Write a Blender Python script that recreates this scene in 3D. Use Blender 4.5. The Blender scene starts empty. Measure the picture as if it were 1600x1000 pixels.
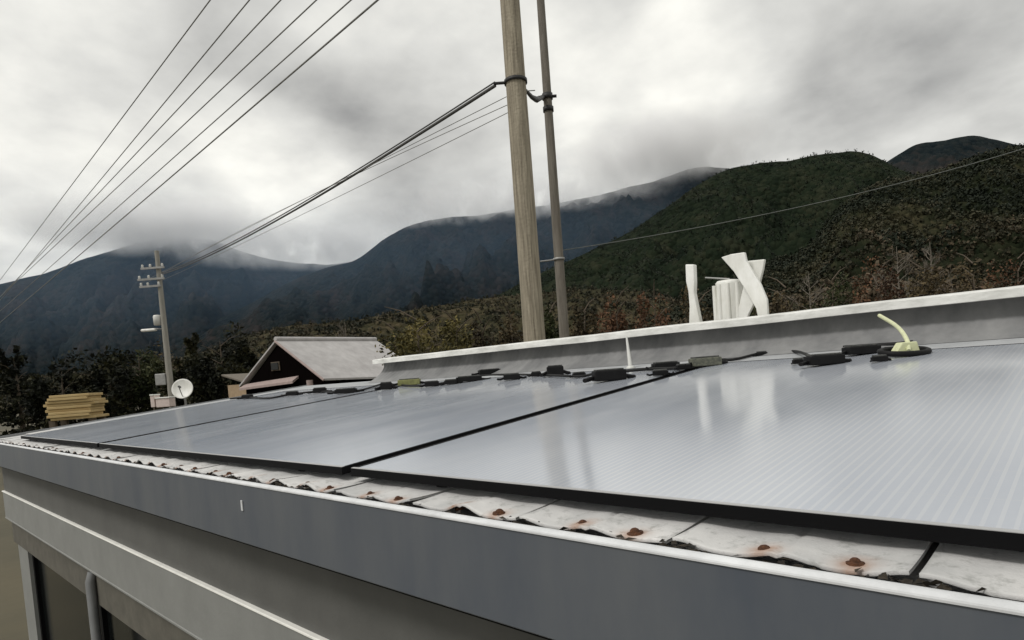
import bpy, math, random
import numpy as np
from mathutils import Vector, Matrix, noise
R = math.radians
rng = random.Random(7)
C = bpy.context.scene.collection
scene = bpy.context.scene
H = 3.4                      # camera height above the ground
F, CX, CY = 980.0, 803.0, 627.0

# ------------------------------------------------------------------ camera frame (world: X along the eave, Y up the roof, Z up)
def cam_axes():
    v = np.array([-235-CX, -(655-CY), F]); v /= np.linalg.norm(v)
    roll = R(4.3)
    t = -(v[0]*-math.sin(roll)+v[1]*math.cos(roll))/v[2]
    u = np.array([-math.sin(roll), math.cos(roll), t]); u /= np.linalg.norm(u)
    X = -v; Z = u; Y = -np.cross(Z, X)
    M = np.stack([X, Y, Z])
    return M[:, 0], M[:, 1], M[:, 2]
RT, UP, FW = cam_axes()
def ray(px, py):
    return RT*((px-CX)/F)+UP*(-(py-CY)/F)+FW
def at(px, py, depth):
    p = ray(px, py)*depth; return Vector((p[0], p[1], p[2]+H))
def atY(px, py, Y):
    r = ray(px, py); p = r*(Y/r[1]); return Vector((p[0], p[1], p[2]+H))
def project(p):
    p = np.array([p[0], p[1], p[2]-H]); d = p@FW
    return CX+F*(p@RT)/d, CY-F*(p@UP)/d, d
PITCH = 0.084
def panel_z(y): return H-0.34+PITCH*y
def roof_z(y): return H-0.385+PITCH*y
def on_slope(px, py, off=0.0):
    r = ray(px, py)
    y = (0.34-off)/(PITCH-r[2]/r[1])
    if y > 3.44 or y < 0: y = (0.385-off)/(PITCH-r[2]/r[1])
    p = r*(y/r[1]); return Vector((p[0], p[1], p[2]+H))

# ------------------------------------------------------------------ mesh helpers
class MB:
    def __init__(s): s.v = []; s.f = []; s.sm = []
    def add(s, vs, fs, smooth=False):
        b = len(s.v); s.v += [tuple(p) for p in vs]
        s.f += [tuple(i+b for i in f) for f in fs]; s.sm += [smooth]*len(fs); return s
    def box(s, c, size, rot=None):
        x, y, z = [k/2 for k in size]
        vs = [Vector((a*x, b*y, d*z)) for a in (-1, 1) for b in (-1, 1) for d in (-1, 1)]
        if rot is not None: vs = [rot @ p for p in vs]
        c = Vector(c); vs = [p+c for p in vs]
        return s.add(vs, [(0,1,3,2),(4,6,7,5),(0,4,5,1),(2,3,7,6),(0,2,6,4),(1,5,7,3)])
    def span(s, x0, x1, y0, y1, z0, z1):
        return s.box(((x0+x1)/2, (y0+y1)/2, (z0+z1)/2), (abs(x1-x0), abs(y1-y0), abs(z1-z0)))
    def tube(s, pts, r, n=8, cap=True):
        pts = [Vector(p) for p in pts]; rs = r if isinstance(r, (list, tuple)) else [r]*len(pts)
        vs = []; fs = []; ref = None
        for i, p in enumerate(pts):
            d = (pts[min(i+1, len(pts)-1)]-pts[max(i-1, 0)]).normalized()
            if ref is None:
                ref = Vector((0, 0, 1)) if abs(d.z) < 0.9 else Vector((1, 0, 0))
            a = (ref - d*ref.dot(d)).normalized(); ref = a; b = d.cross(a)
            for k in range(n):
                t = 2*math.pi*k/n; vs.append(p+(a*math.cos(t)+b*math.sin(t))*rs[i])
        for i in range(len(pts)-1):
            for k in range(n):
                fs.append((i*n+k, i*n+(k+1) % n, (i+1)*n+(k+1) % n, (i+1)*n+k))
        s.add(vs, fs, True)
        if cap:
            s.add(vs[:n], [tuple(range(n-1, -1, -1))]); s.add(vs[-n:], [tuple(range(n))])
        return s
    def extrude_x(s, prof, x0, x1, closed=True, n=1, smooth=False):
        m = len(prof); vs = []
        for i in range(n+1):
            x = x0+(x1-x0)*i/n
            vs += [(x, p[0], p[1]) for p in prof]
        fs = []
        for i in range(n):
            for k in range(m if closed else m-1):
                k2 = (k+1) % m
                fs.append((i*m+k, i*m+k2, (i+1)*m+k2, (i+1)*m+k))
        s.add(vs, fs, smooth)
        if closed:
            s.add([(x0, p[0], p[1]) for p in prof], [tuple(range(m))])
            s.add([(x1, p[0], p[1]) for p in prof], [tuple(range(m-1, -1, -1))])
        return s
    def prism(s, poly, off):
        """polygon (world points) given a thickness vector"""
        n = len(poly); a = [Vector(p) for p in poly]; b = [p+Vector(off) for p in a]
        return s.add(a+b, [tuple(range(n)), tuple(range(2*n-1, n-1, -1))]+[(i, n+i, n+(i+1) % n, (i+1) % n) for i in range(n)])
    def lathe(s, prof, c, axis=(0, 0, 1), n=20):
        ax = Vector(axis).normalized(); q = Vector((0, 0, 1)).rotation_difference(ax); c = Vector(c)
        m = len(prof); vs = []
        for k in range(n):
            t = 2*math.pi*k/n
            vs += [q @ Vector((r*math.cos(t), r*math.sin(t), z))+c for r, z in prof]
        fs = [(k*m+j, ((k+1) % n)*m+j, ((k+1) % n)*m+j+1, k*m+j+1) for k in range(n) for j in range(m-1)]
        return s.add(vs, fs, True)
    def build(s, name, m, parent=None, bevel=0, fix=True):
        me = bpy.data.meshes.new(name); me.from_pydata(s.v, [], s.f); me.update()
        me.polygons.foreach_set('use_smooth', s.sm)
        if fix:
            import bmesh
            bm = bmesh.new(); bm.from_mesh(me); bmesh.ops.recalc_face_normals(bm, faces=bm.faces); bm.to_mesh(me); bm.free()
        o = bpy.data.objects.new(name, me); C.objects.link(o); me.materials.append(m)
        if parent:
            o.parent = parent
            o.matrix_parent_inverse = Matrix.Translation(-parent_loc(parent))
        if bevel:
            b = o.modifiers.new('bevel', 'BEVEL'); b.width = bevel; b.segments = 2; b.limit_method = 'ANGLE'
        return o
def parent_loc(o):
    return Vector(o.location) if o.type == 'EMPTY' else Vector((0, 0, 0))   # mesh parts sit at the world origin
def tag(o, label=None, cat=None, group=None, kind=None):
    for k, v in (('label', label), ('category', cat), ('group', group), ('kind', kind)):
        if v: o[k] = v
    return o
def empty(name, loc, label, cat, group=None):
    o = bpy.data.objects.new(name, None); C.objects.link(o); o.location = loc
    return tag(o, label, cat, group)

# ------------------------------------------------------------------ materials
def mat(name, col, rough=0.6, metal=0.0, var=0.0, scale=8.0, col2=None, stretch=(1, 1, 1), bump=0.0, bscale=60.0, ior=1.5, spec=None, wave=None):
    m = bpy.data.materials.new(name); m.use_nodes = True; nt = m.node_tree; N = nt.nodes; L = nt.links
    b = N['Principled BSDF']
    b.inputs['Base Color'].default_value = (*col, 1); b.inputs['Roughness'].default_value = rough
    b.inputs['Metallic'].default_value = metal; b.inputs['IOR'].default_value = ior
    if spec is not None: b.inputs['Specular IOR Level'].default_value = spec
    tc = N.new('ShaderNodeTexCoord')
    if var or col2:
        mp = N.new('ShaderNodeMapping'); mp.inputs['Scale'].default_value = stretch
        L.new(tc.outputs['Object'], mp.inputs[0])
        nz = N.new('ShaderNodeTexNoise'); nz.inputs['Scale'].default_value = scale; nz.inputs['Detail'].default_value = 6; nz.inputs['Roughness'].default_value = 0.65
        L.new(mp.outputs[0], nz.inputs['Vector'])
        rp = N.new('ShaderNodeValToRGB'); rp.color_ramp.elements[0].position = 0.32; rp.color_ramp.elements[1].position = 0.68
        c2 = col2 or tuple(min(1, c*(1+var)) for c in col); c1 = col if col2 else tuple(c*(1-var) for c in col)
        rp.color_ramp.elements[0].color = (*c1, 1); rp.color_ramp.elements[1].color = (*c2, 1)
        L.new(nz.outputs[0], rp.inputs[0]); L.new(rp.outputs[0], b.inputs['Base Color'])
    if bump:
        n2 = N.new('ShaderNodeTexNoise'); n2.inputs['Scale'].default_value = bscale; n2.inputs['Detail'].default_value = 5
        L.new(tc.outputs['Object'], n2.inputs['Vector'])
        bp = N.new('ShaderNodeBump'); bp.inputs['Strength'].default_value = bump; bp.inputs['Distance'].default_value = 0.02
        L.new(n2.outputs[0], bp.inputs['Height']); L.new(bp.outputs[0], b.inputs['Normal'])
    return m

def leaf_mat(name, c1, c2, c3, cscale=0.8):
    m = bpy.data.materials.new(name); m.use_nodes = True; nt = m.node_tree; N = nt.nodes; L = nt.links
    b = N['Principled BSDF']; b.inputs['Roughness'].default_value = 0.75; b.inputs['Specular IOR Level'].default_value = 0.2
    g = N.new('ShaderNodeNewGeometry'); tc = N.new('ShaderNodeTexCoord')
    nz = N.new('ShaderNodeTexNoise'); nz.inputs['Scale'].default_value = cscale; nz.inputs['Detail'].default_value = 3
    L.new(tc.outputs['Object'], nz.inputs['Vector'])
    ad = N.new('ShaderNodeMath'); ad.operation = 'MULTIPLY_ADD'; ad.inputs[1].default_value = 0.45
    L.new(g.outputs['Random Per Island'], ad.inputs[0])
    sb = N.new('ShaderNodeMath'); sb.operation = 'MULTIPLY_ADD'; sb.inputs[1].default_value = 2.0; sb.inputs[2].default_value = -0.72
    L.new(nz.outputs[0], sb.inputs[0]); L.new(sb.outputs[0], ad.inputs[2])
    rp = N.new('ShaderNodeValToRGB'); e = rp.color_ramp.elements
    e[0].position = 0.1; e[0].color = (*c1, 1); e[1].position = 0.9; e[1].color = (*c3, 1)
    k = e.new(0.5); k.color = (*c2, 1)
    L.new(ad.outputs[0], rp.inputs[0]); L.new(rp.outputs[0], b.inputs['Base Color'])
    return m

def hill_mat(name, c1, c2, c3, s1, s2, bumpd):
    m = bpy.data.materials.new(name); m.use_nodes = True; nt = m.node_tree; N = nt.nodes; L = nt.links
    b = N['Principled BSDF']; b.inputs['Roughness'].default_value = 0.95; b.inputs['Specular IOR Level'].default_value = 0.05
    tc = N.new('ShaderNodeTexCoord')
    a = N.new('ShaderNodeTexNoise'); a.inputs['Scale'].default_value = s1; a.inputs['Detail'].default_value = 7; a.inputs['Roughness'].default_value = 0.7
    v = N.new('ShaderNodeTexVoronoi'); v.inputs['Scale'].default_value = s2
    L.new(tc.outputs['Object'], a.inputs['Vector']); L.new(tc.outputs['Object'], v.inputs['Vector'])
    sp = N.new('ShaderNodeSeparateColor'); L.new(v.outputs['Color'], sp.inputs[0])
    ad = N.new('ShaderNodeMath'); ad.operation = 'MULTIPLY_ADD'; ad.inputs[1].default_value = 0.35
    L.new(sp.outputs[0], ad.inputs[0])
    sb = N.new('ShaderNodeMath'); sb.operation = 'MULTIPLY_ADD'; sb.inputs[1].default_value = 2.2; sb.inputs[2].default_value = -0.75
    L.new(a.outputs[0], sb.inputs[0]); L.new(sb.outputs[0], ad.inputs[2])
    rp = N.new('ShaderNodeValToRGB'); e = rp.color_ramp.elements
    e[0].position = 0.15; e[0].color = (*c1, 1); e[1].position = 0.95; e[1].color = (*c3, 1); k = e.new(0.5); k.color = (*c2, 1)
    L.new(ad.outputs[0], rp.inputs[0]); L.new(rp.outputs[0], b.inputs['Base Color'])
    bp = N.new('ShaderNodeBump'); bp.inputs['Strength'].default_value = 1.0; bp.inputs['Distance'].default_value = bumpd
    bp.invert = True
    L.new(v.outputs['Distance'], bp.inputs['Height']); L.new(bp.outputs[0], b.inputs['Normal'])
    return m

def glass_panel_mat():
    m = bpy.data.materials.new('panel_glass'); m.use_nodes = True; nt = m.node_tree; N = nt.nodes; L = nt.links
    b = N['Principled BSDF']; b.inputs['IOR'].default_value = 1.9
    tc = N.new('ShaderNodeTexCoord'); sx = N.new('ShaderNodeSeparateXYZ'); L.new(tc.outputs['Object'], sx.inputs[0])
    def lines(out, period, width):
        d = N.new('ShaderNodeMath'); d.operation = 'DIVIDE'; d.inputs[1].default_value = period; L.new(out, d.inputs[0])
        f = N.new('ShaderNodeMath'); f.operation = 'FRACT'; L.new(d.outputs[0], f.inputs[0])
        l = N.new('ShaderNodeMath'); l.operation = 'LESS_THAN'; l.inputs[1].default_value = width; L.new(f.outputs[0], l.inputs[0])
        return l.outputs[0]
    fine = lines(sx.outputs[0], 0.0182, 0.3); gx = lines(sx.outputs[0], 0.1638, 0.02); gy = lines(sx.outputs[1], 0.1638, 0.02)
    mx = N.new('ShaderNodeMath'); mx.operation = 'MAXIMUM'; L.new(gx, mx.inputs[0]); L.new(gy, mx.inputs[1])
    nz = N.new('ShaderNodeTexNoise'); nz.inputs['Scale'].default_value = 1.6; nz.inputs['Detail'].default_value = 8; nz.inputs['Roughness'].default_value = 0.7
    mp = N.new('ShaderNodeMapping'); mp.inputs['Scale'].default_value = (2.6, 0.6, 1); L.new(tc.outputs['Object'], mp.inputs[0]); L.new(mp.outputs[0], nz.inputs['Vector'])
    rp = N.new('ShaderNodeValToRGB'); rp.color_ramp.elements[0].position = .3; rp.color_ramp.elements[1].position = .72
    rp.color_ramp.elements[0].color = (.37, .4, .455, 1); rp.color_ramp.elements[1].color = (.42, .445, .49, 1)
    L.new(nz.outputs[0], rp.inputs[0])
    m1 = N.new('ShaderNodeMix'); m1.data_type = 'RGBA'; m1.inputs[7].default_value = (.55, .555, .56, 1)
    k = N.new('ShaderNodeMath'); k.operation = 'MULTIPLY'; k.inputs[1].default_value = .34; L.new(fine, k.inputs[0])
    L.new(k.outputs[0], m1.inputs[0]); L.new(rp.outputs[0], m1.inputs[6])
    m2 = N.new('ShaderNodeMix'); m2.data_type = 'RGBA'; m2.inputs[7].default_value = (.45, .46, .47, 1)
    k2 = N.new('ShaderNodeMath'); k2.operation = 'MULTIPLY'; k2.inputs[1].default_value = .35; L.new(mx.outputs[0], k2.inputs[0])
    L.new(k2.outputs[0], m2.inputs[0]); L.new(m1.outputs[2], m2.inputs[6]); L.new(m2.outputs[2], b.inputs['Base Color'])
    rr = N.new('ShaderNodeMapRange'); rr.inputs[1].default_value = .3; rr.inputs[2].default_value = .7; rr.inputs[3].default_value = .09; rr.inputs[4].default_value = .17
    L.new(nz.outputs[0], rr.inputs[0]); L.new(rr.outputs[0], b.inputs['Roughness'])
    return m

def tile_mat():
    m = mat('slate', (.4, .4, .395), rough=.85, col2=(.66, .65, .635), scale=4, bump=.14, bscale=260)
    nt = m.node_tree; N = nt.nodes; L = nt.links; b = N['Principled BSDF']
    src = b.inputs['Base Color'].links[0].from_socket
    tc = N.new('ShaderNodeTexCoord')
    v = N.new('ShaderNodeTexNoise'); v.inputs['Scale'].default_value = 34; v.inputs['Detail'].default_value = 9; v.inputs['Roughness'].default_value = .7
    L.new(tc.outputs['Object'], v.inputs['Vector'])
    rp = N.new('ShaderNodeValToRGB'); rp.color_ramp.elements[0].position = .53; rp.color_ramp.elements[1].position = .7
    L.new(v.outputs[0], rp.inputs[0])
    mx = N.new('ShaderNodeMix'); mx.data_type = 'RGBA'; mx.inputs[7].default_value = (.16, .165, .15, 1)
    k = N.new('ShaderNodeMath'); k.operation = 'MULTIPLY'; k.inputs[1].default_value = .6; L.new(rp.outputs[0], k.inputs[0])
    L.new(k.outputs[0], mx.inputs[0]); L.new(src, mx.inputs[6])
    # rust run-off round each nail: a vertex attribute set where the nails sit
    at_ = N.new('ShaderNodeAttribute'); at_.attribute_name = 'rust'
    m3 = N.new('ShaderNodeMix'); m3.data_type = 'RGBA'; m3.inputs[7].default_value = (.3, .135, .055, 1)
    mm = N.new('ShaderNodeMath'); mm.operation = 'MULTIPLY'; L.new(at_.outputs['Fac'], mm.inputs[0])
    ms = N.new('ShaderNodeMath'); ms.operation = 'MULTIPLY_ADD'; ms.inputs[1].default_value = 1.2; ms.inputs[2].default_value = .25; L.new(v.outputs[0], ms.inputs[0]); L.new(ms.outputs[0], mm.inputs[1])
    L.new(mm.outputs[0], m3.inputs[0]); L.new(mx.outputs[2], m3.inputs[6]); L.new(m3.outputs[2], b.inputs['Base Color'])
    return m

M_TILE = tile_mat()
M_DECK = mat('roof_deck', (.05, .05, .05), .9, var=.3)
M_NAIL = mat('rusty_iron', (.045, .018, .008), .95, col2=(.13, .05, .02), scale=90, bump=.6, bscale=200)
M_GUT = mat('gutter_paint', (.082, .094, .114), .42, col2=(.118, .127, .138), scale=2.2, stretch=(2, 1, .5), bump=.04, bscale=14, spec=.45)
M_LIP = mat('gutter_lip', (.62, .63, .64), .45, var=.14, scale=14)
M_GUTIN = mat('gutter_silt', (.03, .028, .024), .95, var=.4, scale=20)
M_BAND1 = mat('fascia_paint', (.1, .1, .093), .7, var=.12, scale=4, bump=.05)
M_BAND2 = mat('siding_paint', (.225, .228, .216), .65, var=.1, scale=3, bump=.05)
M_TRIM = mat('white_trim', (.85, .84, .79), .5, var=.08, scale=10)
M_BAND3 = mat('dark_siding', (.1, .093, .075), .8, var=.2, scale=9)
M_DARKGLASS = mat('window_glass', (.006, .007, .007), .12, spec=.25)
M_ALU = mat('grey_metal', (.24, .245, .25), .45, metal=.4, var=.1)
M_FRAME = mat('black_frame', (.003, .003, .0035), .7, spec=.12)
M_EDGE = mat('panel_edge', (.5, .5, .5), .35, metal=.5)
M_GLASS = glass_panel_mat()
M_FLASH = mat('ridge_flashing', (.15, .152, .155), .6, col2=(.27, .27, .268), scale=3, stretch=(1.4, 1, .8), metal=.1, bump=.06, bscale=40)
M_CAP = mat('ridge_cap_white', (.5, .5, .47), .55, col2=(.84, .84, .81), scale=5, stretch=(1, 3, 3))
M_BLACK = mat('black_plastic', (.005, .005, .0055), .6, var=.3, scale=30, spec=.2)
M_BOXGREY = mat('weathered_plastic', (.02, .021, .02), .6, col2=(.09, .09, .085), scale=40)
M_OLIVE = mat('olive_plastic', (.17, .175, .06), .6, var=.3, scale=30)
M_YEL = mat('yellow_sheath', (.6, .62, .38), .5, var=.12, scale=30)
M_WHITE = mat('white_paint', (.66, .655, .6), .5, col2=(.86, .86, .83), scale=7, stretch=(1, 1, .5), bump=.05)
M_POLE = mat('weathered_concrete', (.15, .128, .092), .95, col2=(.39, .345, .262), scale=6, stretch=(5, 5, .25), bump=.5, bscale=30)
M_POLE2 = mat('dark_pole', (.1, .088, .07), .85, col2=(.2, .18, .15), scale=4, stretch=(4, 4, .4), bump=.3, bscale=30)
M_POLE3 = mat('grey_pole', (.25, .24, .21), .85, var=.2, scale=4, stretch=(4, 4, .4))
M_STEEL = mat('galvanised', (.3, .3, .29), .55, metal=.5, var=.15)
M_DKSTEEL = mat('dark_hardware', (.015, .015, .015), .6, var=.3)
M_CABLE = mat('cable', (.012, .012, .012), .6, var=.2, spec=.2)
M_CABLE2 = mat('service_cable', (.07, .068, .065), .6, var=.2)
M_WIRE = mat('wire', (.2, .195, .18), .6, var=.2)
M_LWIRE = mat('pale_wire', (.12, .13, .12), .5, var=.2)
M_PORC = mat('porcelain', (.6, .6, .57), .3, var=.05)
M_HROOF = mat('house_tiles', (.35, .335, .33), .8, col2=(.47, .455, .447), scale=2.2, bump=.4, bscale=14)
M_HWALL = mat('dark_boarding', (.004, .003, .003), 1.0, spec=.0, var=.3, stretch=(6, 6, .3))
M_PINK = mat('pinkish_render', (.34, .265, .245), .85, var=.12)
M_TAN = mat('tan_timber', (.4, .28, .12), .8, col2=(.52, .4, .2), scale=3, stretch=(1, 1, 8))
M_TANW = mat('tan_wall', (.33, .24, .15), .85, var=.15)
M_BARK = mat('bark', (.09, .07, .05), .95, var=.3, scale=6, stretch=(4, 4, .6), bump=.6, bscale=20)
M_PALEBARK = mat('pale_bark', (.15, .13, .105), .95, var=.25, scale=6, stretch=(4, 4, .6))
M_GROUND = mat('ground_soil', (.06, .055, .035), .95, col2=(.1, .085, .05), scale=.15, bump=.5, bscale=3)
LM = dict(
    dark=leaf_mat('evergreen_leaf', (.003, .004, .002), (.008, .01, .004), (.03, .028, .009)),
    yellow=leaf_mat('yellow_leaf', (.04, .036, .012), (.1, .085, .026), (.19, .155, .055)),
    brown=leaf_mat('brown_leaf', (.02, .016, .009), (.06, .045, .022), (.12, .09, .045)),
    red=leaf_mat('russet_leaf', (.025, .014, .008), (.075, .038, .02), (.14, .075, .04)),
    green=leaf_mat('green_leaf', (.012, .017, .007), (.03, .038, .014), (.06, .06, .025)))

# ------------------------------------------------------------------ ground
g = MB(); n = 40
S = 6000
g.add([(-S, -S, 0), (S, -S, 0), (S, S, 0), (-S, S, 0)], [(0, 1, 2, 3)])
tag(g.build('ground', M_GROUND, fix=False), kind='structure')

# ------------------------------------------------------------------ the near building
XL, XR = -8.1, 2.6
house = empty('house', (0, 1.1, 0), 'grey house under the solar panels with a long grey gutter along its eave', 'house')
# roof deck (slab under the tiles)
d = MB()
d.extrude_x([(1.28, roof_z(1.28)-.03), (4.44, roof_z(4.44)-.03), (4.44, roof_z(4.44)-.12), (1.0, roof_z(1.0)-.12), (1.0, roof_z(1.0)-.03)], XL, XR)
# first courses of slates, each edge lifted a little between its nails
TP = 0.349; joint0 = -0.183
nails = []; verts_rust = []
roof = MB()
def slate(x0, x1, y0, y1, lift, zoff, seed, ny=10, nx=30):
    rr = random.Random(seed); ph = (rr.uniform(.15, 1.15), rr.uniform(.3, 1.2), rr.uniform(.15, 1.15)); cen = rr.uniform(-.06, .06); nick = [(rr.random(), rr.uniform(.006, .018)) for _ in range(2)]
    ks = [(x0+(x1-x0)*.28+rr.uniform(-.012, .012)+.05*(TP/.349), y0+.02+rr.uniform(0, .012)), (x0+(x1-x0)*.77+rr.uniform(-.012, .012)+.01, y0+.018+rr.uniform(0, .012))]
    vs = []; fs = []; gap = .0055
    for j in range(ny+1):
        v = j/ny; 
        for i in range(nx+1):
            u = i/nx; x = x0+gap+(x1-x0-2*gap)*u
            y = y0+(y1-y0)*v**1.4
            yy = y+(.0012*noise.noise(Vector((x*26, 1.3, seed)))+sum(.004*math.exp(-((u-a_)/w_)**2) for a_, w_ in nick) if j == 0 else 0)
            w = math.sin(2*math.pi*(u+.02)); bump = .5-.5*math.cos(4*math.pi*(u-.27)) if True else w
            pk = ph[0] if u < .27 else (ph[1] if u < .77 else ph[2])
            z = roof_z(y)+zoff+lift*pk*bump**1.5*math.exp(-v**1.4*(y1-y0)/.09)+.0012*noise.noise(Vector((x*5, y*5, seed)))
            # a shallow mid groove
            z -= .004*math.exp(-((u-.5)/.018)**2)
            vs.append((x, yy, z))
            rv = 0
            if lift > .002:
                for kx, ky in ks:
                    dx = (x-kx); dy = (y-ky); dy = dy*1.3 if dy > 0 else dy*.8
                    rv = max(rv, math.exp(-(dx*dx+dy*dy)/(.023**2)), .75*math.exp(-(dx/.016)**2) if y < ky else 0)
            verts_rust.append(min(1, rv))
    m = nx+1
    for j in range(ny):
        for i in range(nx): fs.append((j*m+i, j*m+i+1, (j+1)*m+i+1, (j+1)*m+i))
    top = list(vs); b = len(vs)
    vs2 = vs+[(x, y+.001, z-.0055) for x, y, z in vs[:m]]
    for i in range(nx): fs.append((i+1, i, b+i, b+i+1))
    verts_rust.extend([verts_rust[len(verts_rust)-b+i] for i in range(m)])
    # cut sides
    side_a = [j*m for j in range(ny+1)]; side_b = [j*m+nx for j in range(ny+1)]
    for sd in (side_a, side_b):
        k0 = len(vs2); vs2 += [(vs[i][0], vs[i][1], vs[i][2]-.0055) for i in sd]
        verts_rust.extend([0]*len(sd))
        for q in range(ny): fs.append((sd[q], sd[q+1], k0+q+1, k0+q))
    roof.add(vs2, fs, True)
    if lift > .002: nails.extend(ks)
k = 0
i0 = int((joint0-XL)/TP)
for i in range(-i0, 8):
    x0 = joint0+i*TP
    if x0+TP > XR: break
    near = x0 > -3.2
    slate(x0, x0+TP, .912, 1.22, .017, 0, 11+i, ny=12, nx=32 if near else 20)
    slate(x0+TP/2 if i % 1 else x0, x0+TP, 1.19, 1.45, .001, .009, 91+i, ny=3, nx=6)
base_n = len(roof.v)
roof.add(d.v, d.f)
verts_rust += [0]*(len(roof.v)-base_n)
ro = roof.build('roof', M_TILE, house, fix=False)
at_ = ro.data.attributes.new('rust', 'FLOAT', 'POINT'); at_.data.foreach_set('value', verts_rust[:len(ro.data.vertices)])
# remaining roof cover outside the panels: one plain sheet of slates
r2 = MB(); r2.extrude_x([(1.44, roof_z(1.44)), (4.43, roof_z(4.43)), (4.43, roof_z(4.43)-.02), (1.44, roof_z(1.44)-.02)], XL-.05, XR)
ob = r2.build('roof_sheet', mat('upper_slate', (.3, .31, .32), .7, col2=(.4, .41, .42), scale=6, bump=.2), house)
nm = None
for kx, ky in sorted(nails, key=lambda q: -q[0]):
    if kx < -7.9: continue
    z = roof_z(ky)
    if nm is None:
        q = MB(); q.lathe([(0, .0085), (.004, .008), (.0075, .0055), (.0085, .0025), (.009, .0015), (.014, .001), (.0145, -.003)], (0, 0, 0), n=12)
        nm = q.build('nail', M_NAIL, ro); o = nm
    else:
        o = nm.copy(); C.objects.link(o); o.parent = ro
    o.matrix_parent_inverse = Matrix.Translation(-parent_loc(ro)); o.location = (kx, ky, z+.001)
    s = rng.uniform(.85, 1.2); o.scale = (s, s, s); o.rotation_euler = (R(-5)+rng.uniform(-.15, .15), rng.uniform(-.15, .15), rng.uniform(0, 3))
# gutter: folded box with a white rolled lip
gz = H-.3036
gt = MB(); Y0 = .86; gx0, gx1 = XL-.08, XR
gt.extrude_x([(Y0, gz-.004), (Y0, gz-.2035), (Y0+.006, gz-.2085), (1.0, gz-.2085), (1.0, gz-.06), (.992, gz-.06), (.992, gz-.2), (Y0+.008, gz-.2), (Y0+.008, gz-.004)], gx0, gx1)
go = gt.build('gutter', M_GUT, house)
lp = MB(); prof = []
for kk in range(9):
    a = math.pi*kk/8; prof.append((Y0+.0105-.0135*math.cos(a), gz-.004+.0065*math.sin(a)))
prof += [(Y0+.024, gz-.007), (Y0-.003, gz-.007)]
lp.extrude_x(prof, gx0-.002, gx1, n=1)
lp.build('lip', M_LIP, go)
ds = MB(); ds.span(gx0+.02, gx1-.02, .874, .93, gz-.2095, gz-.2165); ds.build('shadow_gap_strip', M_FRAME, go)  # black strip added to draw the shadow line beneath the gutter
cp_ = atY(378, 790, .8575); q = MB(); q.box(cp_, (.012, .004, .035)); q.build('clip', M_LIP, go, bevel=.0015)
sl = MB(); sl.extrude_x([(Y0+.008, gz-.15), (.992, gz-.15), (.992, gz-.199), (Y0+.008, gz-.199)], gx0+.01, gx1-.01)
sl.build('silt', M_GUTIN, go)
# leaf litter and moss caught along the slate edges and in the gutter mouth
q = MB(); lr = random.Random(44)
for i in range(900):
    x = -abs(lr.gauss(0, 1))**1.0*2.6+1.2 if lr.random() < .5 else lr.uniform(-8, 1.4)
    x = round(x/(TP/2))*(TP/2)+joint0+lr.gauss(0, .03) if lr.random() < .85 else x
    if x > 1.5 or x < -8: continue
    y = lr.choice((lr.uniform(.885, .912), lr.uniform(.885, .912), lr.uniform(.885, .905), lr.uniform(.885, .91), .905+abs(lr.gauss(0, .012)))); sz = lr.uniform(.0025, .0085) if y < .912 else lr.uniform(.0015, .004)
    z = (gz-.006+lr.uniform(-.006, .003)) if y < .91 else roof_z(y)+.003
    ang = lr.uniform(0, 6.3); rot_ = Matrix.Rotation(ang, 3, 'Z') @ Matrix.Rotation(lr.uniform(-.9, .9), 3, 'X')
    q.add([Vector((x, y, z))+rot_ @ Vector(k_) for k_ in ((-sz*1.7, 0, 0), (0, sz*.8, sz*.3), (sz*1.7, 0, sz*.2), (0, -sz*.8, sz*.5))], [(0, 1, 2, 3)])
tag(q.build('leaf_litter', mat('leaf_litter', (.008, .007, .005), .95, col2=(.04, .03, .018), scale=60), fix=False), 'dark leaf litter caught along the edge of the slates', 'leaf litter', kind='stuff')
# fascia, siding bands and wall below the gutter
b1 = MB(); b1.extrude_x([(1.003, roof_z(1.0)-.13), (1.003, H-.835), (1.06, H-.835), (1.06, roof_z(1.0)-.13)], XL, XR)
w1 = b1.build('fascia', M_BAND1, house)
tr = MB(); tr.extrude_x([(.981, H-.8345), (.9805, H-.8395), (.983, H-.842), (1.04, H-.842), (1.04, H-.8335), (1.0, H-.8325), (.985, H-.8325)], XL-.01, XR)
tr.build('trim', M_TRIM, w1)
b2 = MB(); b2.extrude_x([(.988, H-.8425), (.988, H-1.098), (.984, H-1.101), (.984, H-1.11), (1.08, H-1.11), (1.08, H-.8425)], XL, XR)
b2.build('siding', M_BAND2, house)
b3 = MB(); b3.extrude_x([(1.03, H-1.112), (1.03, H-1.36), (1.09, H-1.36), (1.09, H-1.112)], XL, XR)
b3.build('lintel', M_BAND3, house)
wl = MB()
wl.span(XL, -7.6, 1.06, 1.2, 0, H-1.361); wl.span(2.0, XR, 1.06, 1.2, 0, H-1.361)
wl.span(-7.6, 2.0, 1.06, 1.2, 0, H-2.5)
wl.span(XL, XR, 4.3, 4.44, 0, roof_z(4.3)-.125)
wl.span(XL+.001, XL+.12, 1.2, 4.3, 0, H-.6); wl.span(XR-.12, XR-.001, 1.2, 4.3, 0, H-.6)
wl.build('wall', M_BAND2, house)
wf = MB()
for xw in (-7.57, -5.2, -3.3, -.7, .6, 1.97):
    wf.span(xw-.03, xw+.03, 1.09, 1.16, H-2.5, H-1.362)
wf.span(-7.54, 1.94, 1.09, 1.16, H-1.40, H-1.3625); wf.span(-7.54, 1.94, 1.09, 1.16, H-2.498, H-2.46)
wo = wf.build('window', M_FRAME, house)
wg = MB(); wg.span(-7.55, 1.95, 1.12, 1.126, H-2.47, H-1.39); wg.build('pane', M_DARKGLASS, wo)
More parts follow.
